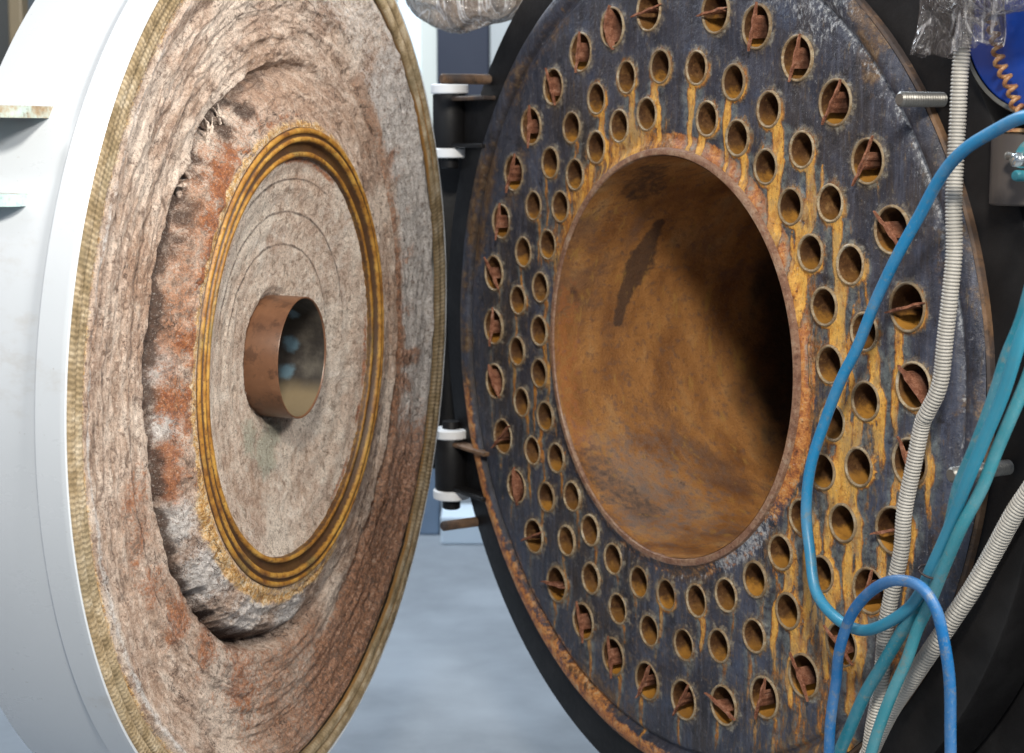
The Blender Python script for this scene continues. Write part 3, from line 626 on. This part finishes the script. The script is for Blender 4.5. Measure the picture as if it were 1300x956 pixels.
# dark lug cylinder at the right edge
lg = empty('round_lug'); lg.parent = boiler; lg.location = (1.045, .462, -.02)
o = lathe('lug_barrel', [(0, .064), (.05, .064), (.053, .061), (.053, -.062), (.05, -.065), (0, -.065)], mat_flat('dark_lug', (.06, .05, .045), .4), lg, 48); o.rotation_euler = (R(-90), 0, 0)
o = lathe('lug_cap', [(0, .0655), (.052, .0655), (.0545, .067), (.0545, .071), (.052, .073), (0, .073)], BRASS, lg, 48); o.rotation_euler = (R(-90), 0, 0)

# ------------------------------------------------------------------ door
yd, td = 1.2824, -.0246
nd = Vector((math.sin(yd)*math.cos(td), -math.cos(yd)*math.cos(td), math.sin(td)))
ud = Vector((math.cos(yd), math.sin(yd), 0)); vd = nd.cross(ud)
DM = Matrix(((ud.x, vd.x, nd.x, -.4764), (ud.y, vd.y, nd.y, 3.8969), (ud.z, vd.z, nd.z, 1.4796), (0, 0, 0, 1)))
door = tag(empty('boiler_door', DM), 'open round white boiler door lined with torn rust-stained ceramic fibre', 'boiler door')
lathe('door_shell', [(1.000, -.012), (1.012, -.002), (1.0165, .001), (1.019, -.001), (1.020, -.008), (1.020, -.011), (1.020, -.0565), (1.020, -.058), (1.018, -.0605), (1.0125, -.0615), (1.0115, -.064), (1.0115, -.067), (1.0115, -.259), (1.011, -.262), (1.000, -.270), (.99, -.275), (.80, -.285), (0, -.30)], WHITE, door, 360)
def polar(name, r, nth, hf, parent, mat, attrf):
    a = np.arange(nth)*2*math.pi/nth; A, Rr = np.meshgrid(a, r, indexing='ij')
    H, dr, da = hf(A, Rr); R2 = Rr+dr
    V = np.stack([R2*np.cos(A+da), R2*np.sin(A+da), H], -1).reshape(-1, 3)
    at = attrf(A, Rr, H); at = {k: v.reshape(-1, v.shape[-1]) for k, v in at.items()}
    at['pol'] = np.stack([np.cos(A), np.sin(A), Rr], -1).reshape(-1, 3)
    return mesh_np(name, V, grid_faces(nth, len(r), True, False)[:, ::-1].copy(), mat, parent, True, at)
def blob(X, Y, L, s):
    o = np.zeros_like(X)
    for (bx, by, *q) in L: o = np.maximum(o, np.exp(-((X-bx)**2+(Y-by)**2)/(q[0] if q else s)**2))
    return o
TP = 2*math.pi
def left_w(D):  # 1 on the left and lower side, where the plug stands clear of the fibre
    return np.clip(np.cos(np.radians(D-185))*.9+.5, 0, 1)
def h_outer(A, r):
    D = np.degrees(A); K = A/TP
    wob = .012*fbm(K*6, r*0, 70, 3, 6)+.006*fbm(K*24, r*3, 74, 3, 24)
    q = r+wob*sst(.56, .62, r)*sst(.85, .75, r)
    base = np.interp(q, [.50, .522, .535, .56, .60, .625, .640, .652, .661, .672, .72, .80, .88, .915, .932, .946, .956],
                     [-.02, -.004, -.003, -.010, -.030, -.050, -.078, -.105, -.085, -.040, -.036, -.034, -.026, -.012, -.008, -.012, -.022])
    plain = np.interp(q, [.50, .522, .54, .58, .66, .74, .80, .88, .932, .956], [-.02, -.006, -.012, -.026, -.036, -.040, -.036, -.028, -.008, -.022])
    w = left_w(D); h = plain+(base-plain)*w
    fade = sst(.525, .56, r)*sst(.955, .925, r)
    h += fade*(.014*fbm(K*7, r*26, 77, 4, 7)+.006*fbm(K*60, r*60, 81, 4, 60)+.004*fbm(K*220, r*90, 85, 3, 220))
    plug = sst(.52, .545, r)*sst(.66, .63, r)*w
    rid = np.abs(fbm(K*70+.6*fbm(K*20, r*20, 90, 2, 20), r*7, 88, 3, 70))
    h += plug*(-.013*rid+.004+.005*fbm(K*26, r*26, 92, 4, 26))
    # torn folds above the plug
    t = sst(95, 110, D)*sst(160, 140, D)*np.exp(-((r-.645)/.035)**2)
    h += t*.03*fbm(K*34, r*30, 95, 4, 34)
    # radial combing on the right hand side
    rt = np.clip(np.cos(A), 0, 1)*sst(.72, .78, r)*sst(.95, .9, r)
    h += rt*.008*fbm(K*120+r*10, r*6, 99, 3, 120)
    h += -.016*np.clip(np.cos(np.radians(D+5)), 0, 1)*np.exp(-((r-.735-.012*fbm(K*5, r*0, 103, 3, 5))/.016)**2)
    dr = fade*.006*fbm(K*90, r*40, 106, 3, 90); da = fade*.004*fbm(K*60, r*60, 109, 3, 60)
    return h, dr, da
def a_outer(A, r, H):
    X, Y = r*np.cos(A), r*np.sin(A); D = (np.degrees(A)+180) % 360-180; K = A/TP; w = left_w(D)
    n = fbm(X*9, Y*9, 120, 4); n2 = fbm(X*22, Y*22, 124, 3)
    plug = sst(.525, .54, r)*sst(.655, .64, r)
    red = blob(X, Y, [(-.58, -.02, .045), (-.585, -.12, .05), (-.57, -.18, .05), (-.555, .10, .025), (-.545, -.06, .03), (-.535, .05, .025)], .05)*.85+.25*n2
    red = np.maximum(red*plug, .62*blob(X, Y, [(-.72, -.18, .07), (-.70, -.27, .06), (-.66, -.36, .07), (-.55, -.47, .08), (-.42, -.55, .08), (-.25, -.68, .13)], .05)*(r > .64)+.25*n*(r > .66))
    edge = np.exp(-((r-.548)/.010)**2)*sst(.0, .5, n2+.25)*w
    red = np.maximum(red, .9*edge)
    red = np.maximum(red, .95*plug*blob(X, Y, [(-.40, .39, .04), (-.37, .43, .035), (-.445, .33, .03), (-.47, .27, .025), (-.33, .47, .03)], .04))
    white = plug*(.75*sst(-175+360, -60+360, D % 360)*0+.8*blob(X, Y, [(-.64, .06, .08), (-.60, -.06, .05), (-.55, -.27, .08), (-.42, -.40, .12), (-.22, -.53, .12), (0, -.6, .1)], .1))
    fl = sst(-50, -15, D)*sst(80, 30, D)*sst(.74, .80, r)
    white = np.maximum(white, fl*(.90+.35*fbm(K*90, r*6, 130, 3, 90)))
    white = np.maximum(white, .7*np.exp(-((r-.927)/.010)**2)*(.8+.6*fbm(K*20, r*10, 133, 3, 20)))
    white = np.maximum(white, .45*sst(30, 60, D)*sst(110, 80, D)*sst(.7, .85, r))
    orange = np.exp(-((r-.528)/.012)**2)*(.62+.45*n2)
    orange = np.maximum(orange, .8*np.exp(-((r-.534)/.010)**2)*w)
    orange = np.maximum(orange, .85*sst(-165, -150, D)*sst(-45, -75, D)*np.exp(-((r-.545)/.018)**2))
    orange = np.maximum(orange, .55*np.exp(-((r-.946)/.007)**2))
    brown = sst(-100, -70, D)*sst(-5, -32, D)*sst(.71, .77, r+.03*n)*(1.0+.3*n)
    brown = np.maximum(brown, .55*sst(-120, -95, D)*sst(-60, -80, D)*sst(.62, .7, r)+.2*n)
    brown = np.maximum(brown, .75*np.clip(np.cos(np.radians(D+12)), 0, 1)*np.exp(-((r-.755)/.028)**2)+.15*n2)
    brown = np.maximum(brown, sst(-60, -20, D)*sst(70, 20, D)*sst(.97, .78, r)*sst(.74, .78, r)*(.25+1.1*fbm(K*110, r*5, 231, 3, 110)))
    brown = np.maximum(brown, .55*sst(80, 115, D % 360)*sst(200, 175, D % 360)*plug*w+.2*n2)  # unlit side of the plug painted browner, here and toward its foot
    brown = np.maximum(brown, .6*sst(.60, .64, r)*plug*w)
    marks_shade = 1.1*np.exp(-((r-.642+.010*n2)/.030)**2)*w*(.8+.4*n2)  # occlusion at the foot of the plug, painted as a dark band
    marks_shade = np.maximum(marks_shade, .55*np.exp(-((r-.742-.02*n)/.006)**2)*w)
    marks_shade = np.maximum(marks_shade, .5*np.exp(-((r-.845-.016*n)/.005)**2)*sst(100, 125, D % 360)*sst(235, 200, D % 360))
    marks_shade = np.maximum(marks_shade, .5*np.exp(-((r-.80-.03*n)/.006)**2)*sst(40, 70, D)*sst(150, 120, D))
    marks_shade = np.maximum(marks_shade, .85*sst(98, 115, D)*sst(172, 140, D)*np.exp(-((r-.615)/.045)**2)*(.6+1.0*n2))  # shaded upper left of the plug, darkened in the colour
    return {'mk': np.stack([red, white, marks_shade], -1), 'mk2': np.stack([orange, white*0, brown], -1)}
r_out = np.r_[np.linspace(.50, .68, 130), np.linspace(.6815, .957, 150)]
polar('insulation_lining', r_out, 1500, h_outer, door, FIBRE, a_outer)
def h_in(A, r):
    K = A/TP
    h = np.interp(r, [.138, .16, .22, .32, .42, .455, .47], [-.078, -.072, -.068, -.055, -.030, -.020, -.03])
    w = .03*fbm(K*4, r*0, 150, 2, 4)
    h += .0022*np.sin((r+w)*TP/.075)*sst(.2, .26, r)*sst(.44, .42, r)
    X, Y = r*np.cos(A), r*np.sin(A)
    h += .0016*fbm(X*90, Y*14, 153, 4)+.0012*fbm(X*160, Y*160, 156, 3)+.0016*fbm(K*40, r*30, 159, 3, 40)
    h += -.006*sst(.165, .145, r)*(1+fbm(K*30, r*40, 161, 3, 30))
    rt = sst(-75, -50, (np.degrees(A)+180) % 360-180)*sst(60, 10, (np.degrees(A)+180) % 360-180)
    h += rt*.003*fbm(X*18, Y*70, 164, 3)
    return h, .002*fbm(K*60, r*60, 167, 3, 60), 0*h
def a_in(A, r, H):
    K = A/TP; X, Y = r*np.cos(A), r*np.sin(A); n = fbm(X*9, Y*9, 170, 4)
    w = .03*fbm(K*4, r*0, 150, 2, 4)
    ring = np.exp(-(((r+w) % .075-.037)/.005)**2)*sst(.2, .26, r)*sst(.43, .41, r)
    marks_shade = .62*ring*sst(-40, 40, np.degrees(A))*sst(200, 150, np.degrees(A) % 360)+.6*sst(.152, .142, r)
    green = 1.1*blob(X, Y, [(-.06, -.21, .07), (-.14, -.17, .06), (0, -.17, .05)], .06)*(.8+.5*n)
    red = .7*np.exp(-((r-.447)/.008)**2)*sst(0, .4, fbm(K*14, r*0, 175, 3, 14)+.1)
    white = .30*sst(.1, .6, n+.35)
    return {'mk': np.stack([red, white, marks_shade], -1), 'mk2': np.stack([0*r, green, 0*r], -1)}
polar('refractory_disc', np.linspace(.1385, .47, 150), 900, h_in, door, FIBRE2, a_in)
def tuft(th, r, z, L, w, up, mat):
    a = R(th); k = 9; t = np.linspace(0, 1, k)
    d = random.uniform(-.9, .9); cu = random.uniform(-.5, .9)
    px = r*math.cos(a)+L*(t*math.cos(a+d)+cu*t*t*math.cos(a+d+1.5)*.6); py = r*math.sin(a)+L*(t*math.sin(a+d)+cu*t*t*math.sin(a+d+1.5)*.6)
    pz = z+up*np.sin(t*2.0)
    rad = w*(.35+.65*np.sin(np.clip(t*1.15+.25, 0, 1)*math.pi)**.8)*(1+.2*np.sin(t*17+L*900))
    sweep('torn_tuft', np.stack([px, py, pz], 1), rad, mat, door, n=9, spl=False)
for q in range(10): tuft(random.uniform(116, 146), random.uniform(.600, .630), -.052+random.uniform(-.012, .006), random.uniform(.035, .06), random.uniform(.004, .0075), random.uniform(.0, .008), FIBRE)
# steel sealing channel with its two grooves
nt_ = 720; pr = np.array([(.4535, -.032), (.4545, -.012), (.456, -.007), (.463, -.006), (.466, -.009), (.469, -.014), (.478, -.016), (.484, -.013), (.488, -.004), (.4905, .002), (.496, .0035), (.500, .001), (.503, -.004), (.506, -.004), (.509, .001), (.514, .003), (.519, .001), (.5215, -.006), (.522, -.02)])
aa = np.arange(nt_)*TP/nt_; A, J = np.meshgrid(aa, np.arange(len(pr)), indexing='ij'); rr = pr[J, 0]; hz = pr[J, 1]
hz = hz+.0012*fbm(A/TP*60, J*.7, 180, 4, 60); rr = rr+.0010*fbm(A/TP*40, J*.3, 184, 3, 40)
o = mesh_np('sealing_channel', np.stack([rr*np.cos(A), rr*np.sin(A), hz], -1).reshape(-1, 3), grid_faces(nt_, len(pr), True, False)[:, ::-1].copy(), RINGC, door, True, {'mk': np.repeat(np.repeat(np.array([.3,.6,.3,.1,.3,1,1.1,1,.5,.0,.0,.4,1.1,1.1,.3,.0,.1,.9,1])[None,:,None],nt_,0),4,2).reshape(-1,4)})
# braided rope gasket: two strands side by side
def rope(name, rc, hw, zc, n=6000, K=560, ph=0):
    m = 21; a = np.arange(n)*TP/n; t = np.linspace(0, math.pi, m)
    A, Tt = np.meshgrid(a, t, indexing='ij'); s = -np.cos(Tt)
    che = np.sin(A*K+np.abs(s)*2.6+ph)*.5+.5
    rr = rc+s*hw*(1+.02*che); h = zc+(np.sin(Tt)**.7)*hw*.95+.0023*che*np.sin(Tt)-.0022*np.exp(-(s/.12)**2)
    h += .0016*fbm(A/TP*90, s*2, 190, 3, 90)
    h -= .0012*che*np.sin(Tt)
    V = np.stack([rr*np.cos(A), rr*np.sin(A), h], -1).reshape(-1, 3)
    gap = np.abs(s)**6; D = (np.degrees(A)+180) % 360-180
    orr = sst(.4, 1, s*(-1 if name == 'x' else 1))*.0+.55*sst(.75, 1, np.abs(s))*sst(-60, -120, D)*0+.5*sst(.7, 1, -s)
    orr = orr+.4*sst(-.2, .5, fbm(A/TP*12, s*.5, 195, 3, 12))*np.clip(np.cos(A), 0, 1)
    return mesh_np('rope_gasket', V, grid_faces(n, m, True, False)[:, ::-1].copy(), ROPE, door, True,
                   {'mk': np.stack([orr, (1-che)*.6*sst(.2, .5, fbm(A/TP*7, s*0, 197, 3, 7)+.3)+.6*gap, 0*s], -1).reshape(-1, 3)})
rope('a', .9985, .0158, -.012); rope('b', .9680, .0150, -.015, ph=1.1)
# burner pipe through the middle of the door
lathe('burner_pipe', [(.1345, -.30), (.1345, -.002), (.136, .0), (.1385, .0), (.1392, -.0015), (.1392, -.16)], PIPE, door, 200)
lathe('pipe_bore', [(.1342, -.003), (.1342, -.36), (.12, -.37), (0, -.372)], BORE, door, 160)
for (v0, r0) in ((.5445, .845), (.3915, .92)):
    # flat lug plates on the shell, rounded at their free end
    pts = [(-r0+.02, -.30)]; n = 10
    x1 = -.992; z0, z1 = -.300, -.122
    q = [( -.80, z0), (x1+.03, z0)]+[(x1+.03-.03*math.sin(k/n*math.pi/2), z0+.03-.03*math.cos(k/n*math.pi/2)) for k in range(n+1)]
    q += [(x1+.045-.045*math.cos(k/n*math.pi/2), z1-.045+.045*math.sin(k/n*math.pi/2)) for k in range(n+1)]+[(-.80, z1)]
    V = [(a_, v0+s_*.0105, b_) for s_ in (-1, 1) for a_, b_ in q]; N_ = len(q)
    F = [tuple(range(N_)), tuple(range(2*N_-1, N_-1, -1))]+[(k, k+N_, (k+1) % N_+N_, (k+1) % N_) for k in range(N_)]
    lugo = mesh_np('lug_plate', V, F, LUG if v0 < .5 else mat_rust('rusty_lug', [(.12, .08, .04), (.27, .20, .12), (.35, .42, .38), (.40, .52, .50)], 16, .5, .3), door, False)

# ------------------------------------------------------------------ hoses, conduits, bags
def path(k): return [BW(*(c+.0016*math.sin(i*2.3+j*1.9+len(k)*3) for j, c in enumerate(p))) for i, p in enumerate(PATHS[k])]
tag(sweep('air_hose', path('A'), .0112, HOSE_A, step=.01, attr=True), 'bright blue hose arcing down over the right tube rows and curling back up', 'hose', 'blue and teal hoses')
tag(sweep('air_hose', path('B'), .0125, HOSE_B, step=.01), 'thicker teal hose running straight down over the right end of the lower stud', 'hose', 'blue and teal hoses')
tag(sweep('air_hose', path('C'), .0112, HOSE_C, step=.01), 'pale teal hose rightmost in the strapped bundle', 'hose', 'blue and teal hoses')
tag(sweep('air_hose', path('D'), .0106, HOSE_D, step=.01), 'deep blue hose bent into an upside down U loop at the bottom', 'hose', 'blue and teal hoses')
tag(sweep('conduit', path('K1'), .0158, CONDUIT, step=.0011, n=20, ribs=.0066), 'grey ribbed conduit hanging down from the clear plastic bag', 'conduit', 'grey ribbed conduits')
tag(sweep('conduit', path('K2'), .0180, CONDUIT, step=.0012, n=20, ribs=.0070), 'grey ribbed conduit slanting across the lower right of the black plate', 'conduit', 'grey ribbed conduits')
# strap round the bundle
q = Vector(BW(*[(a+b)/2 for a, b in zip(PATHS['A'][20], PATHS['B'][8])])); 
ax = (Vector(path('B')[9])-Vector(path('B')[7])).normalized(); sx = ax.cross(Vector((0, -1, 0))).normalized(); sy = ax.cross(sx)
ring = [tuple(q+.027*math.cos(t)*sx+.017*math.sin(t)*sy) for t in np.linspace(0, TP, 33)]
tag(sweep('hose_strap', ring, .0024, mat_flat('strap', (.03, .02, .02), .5), n=8, step=.003), 'thin dark strap tied round the teal hoses', 'strap')
# brown coiled cord in front of the blue drum
P = spline(path('CORD'), .002); n = len(P); T_ = np.gradient(P, axis=0); T_ /= np.linalg.norm(T_, axis=1)[:, None]
s1 = np.cross(T_, [0, 1, 0]); s1 /= np.linalg.norm(s1, axis=1)[:, None]; s2 = np.cross(T_, s1); ph = np.arange(n)*.002/.021*TP
coil = P+.0085*(np.cos(ph)[:, None]*s1+np.sin(ph)[:, None]*s2)
tag(sweep('coiled_cord', coil, .0042, BRASS, spl=False, n=10), 'brown coiled cord hanging in front of the blue drum', 'cord')
# blue drum
dr = tag(empty('blue_drum', BM @ Matrix.Translation((1.10, .742, .0))), 'blue round drum end with grey edge at the upper right', 'drum')
lathe('drum_end', [(0, .012), (.170, .010), (.176, .006), (.176, -.02)], BLUE, dr, 120)
lathe('drum_edge', [(.176, .010), (.183, .012), (.186, .008)], mat_flat('grey_edge', (.13, .13, .12), .4, .3), dr, 120)
lathe('drum_wall', [(.1862, .007), (.1868, -.02)], BLACK, dr, 120)
# small shut-off valve clamp on the teal pipe at the right edge
vv = tag(empty('pipe_clamp', BM @ Matrix.Translation((1.135, .475, .05))), 'small shiny clamp with a teal pipe above the dark round lug', 'clamp')
lathe('clamp_body', [(0, .03), (.012, .03), (.016, .022), (.016, -.01), (.012, -.02), (0, -.02)], SHINY, vv, 6, -.012, .005, False)
lathe('clamp_screw', [(0, .03), (.008, .03), (.010, .026), (.010, -.01), (0, -.01)], HOSE_C, vv, 12, -.01, -.022)
sweep('clamp_pin', [(-.05, .012, .005), (-.02, .008, .01), (.02, .0, .01)], .008, STUD, vv, .005)
sweep('teal_pipe', [(-.02, .008, .01), (0, .03, .01), (.04, .05, 0), (.12, .05, 0)], .011, HOSE_C, vv, .006)

def crumple(name, cx, sz, mat, seed, squash, folds, label):
    n, m = 150, 100; th = np.arange(n)*TP/n; ph = np.linspace(.02, math.pi-.02, m)
    A, Ph = np.meshgrid(th, ph, indexing='ij'); K = A/TP
    f = 1-.16*np.abs(fbm(K*4, Ph*1.1, seed, 2, 4))+.30*fbm(K*3, Ph*.9, seed+5, 2, 3)-.06*np.abs(fbm(K*12, Ph*2.2, seed+9, 2, 12))
    X = sz[0]*f*np.sin(Ph)*np.cos(A); Y = sz[1]*f*np.cos(Ph); Zz = sz[2]*f*np.sin(Ph)*np.sin(A)
    o = mesh_np(name, np.stack([X, Y, Zz], -1).reshape(-1, 3), grid_faces(n, m, True, False)[:, ::-1].copy(), mat)
    o.matrix_world = BM @ Matrix.Translation(cx); return tag(o, *label)
def skirt(name, parent, c, rx, rz, hgt, seed, mat, flare=1.25):
    n, m = 220, 46; th = np.arange(n)*TP/n; t = np.linspace(0, 1, m)
    A, Tt = np.meshgrid(th, t, indexing='ij'); K = A/TP
    f = (1+(flare-1)*Tt)*(1+.42*np.abs(fbm(K*11, Tt*.9, seed, 3, 11))-.15+.06*fbm(K*40, Tt*5, seed+5, 3, 40))
    X = c[0]+rx*f*np.cos(A); Zz = c[2]+rz*f*np.sin(A); Y = c[1]-hgt*Tt*(1+.10*fbm(K*10, K*0, seed+8, 2, 10))
    return mesh_np(name, np.stack([X, Y, Zz], -1).reshape(-1, 3), grid_faces(n, m, True, False)[:, ::-1].copy(), mat, parent)
bag = crumple('plastic_bag', (1.055, .80, .10), (.16, .085, .07), BAGR, 200, 1, 1, ('crumpled clear plastic bag hanging over the conduit at the top right', 'plastic bag', 'plastic wrapping bags'))
skirt('bag_flap', bag, (-.10, -.0, 0), .038, .035, .135, 230, BAGR)
skirt('bag_flap', bag, (-.01, -.02, -.01), .045, .035, .10, 240, BAGR, 1.1)
bl = crumple('plastic_bag', (0, 0, 0), (.185, .13, .09), BAGL, 260, 1, 1, ('milky plastic bag bulging down into the gap above the upper hinge', 'plastic bag', 'plastic wrapping bags'))
bl.matrix_world = Matrix.Translation((-.130, 4.80, 2.395)) @ Matrix.Rotation(R(90), 4, 'X')
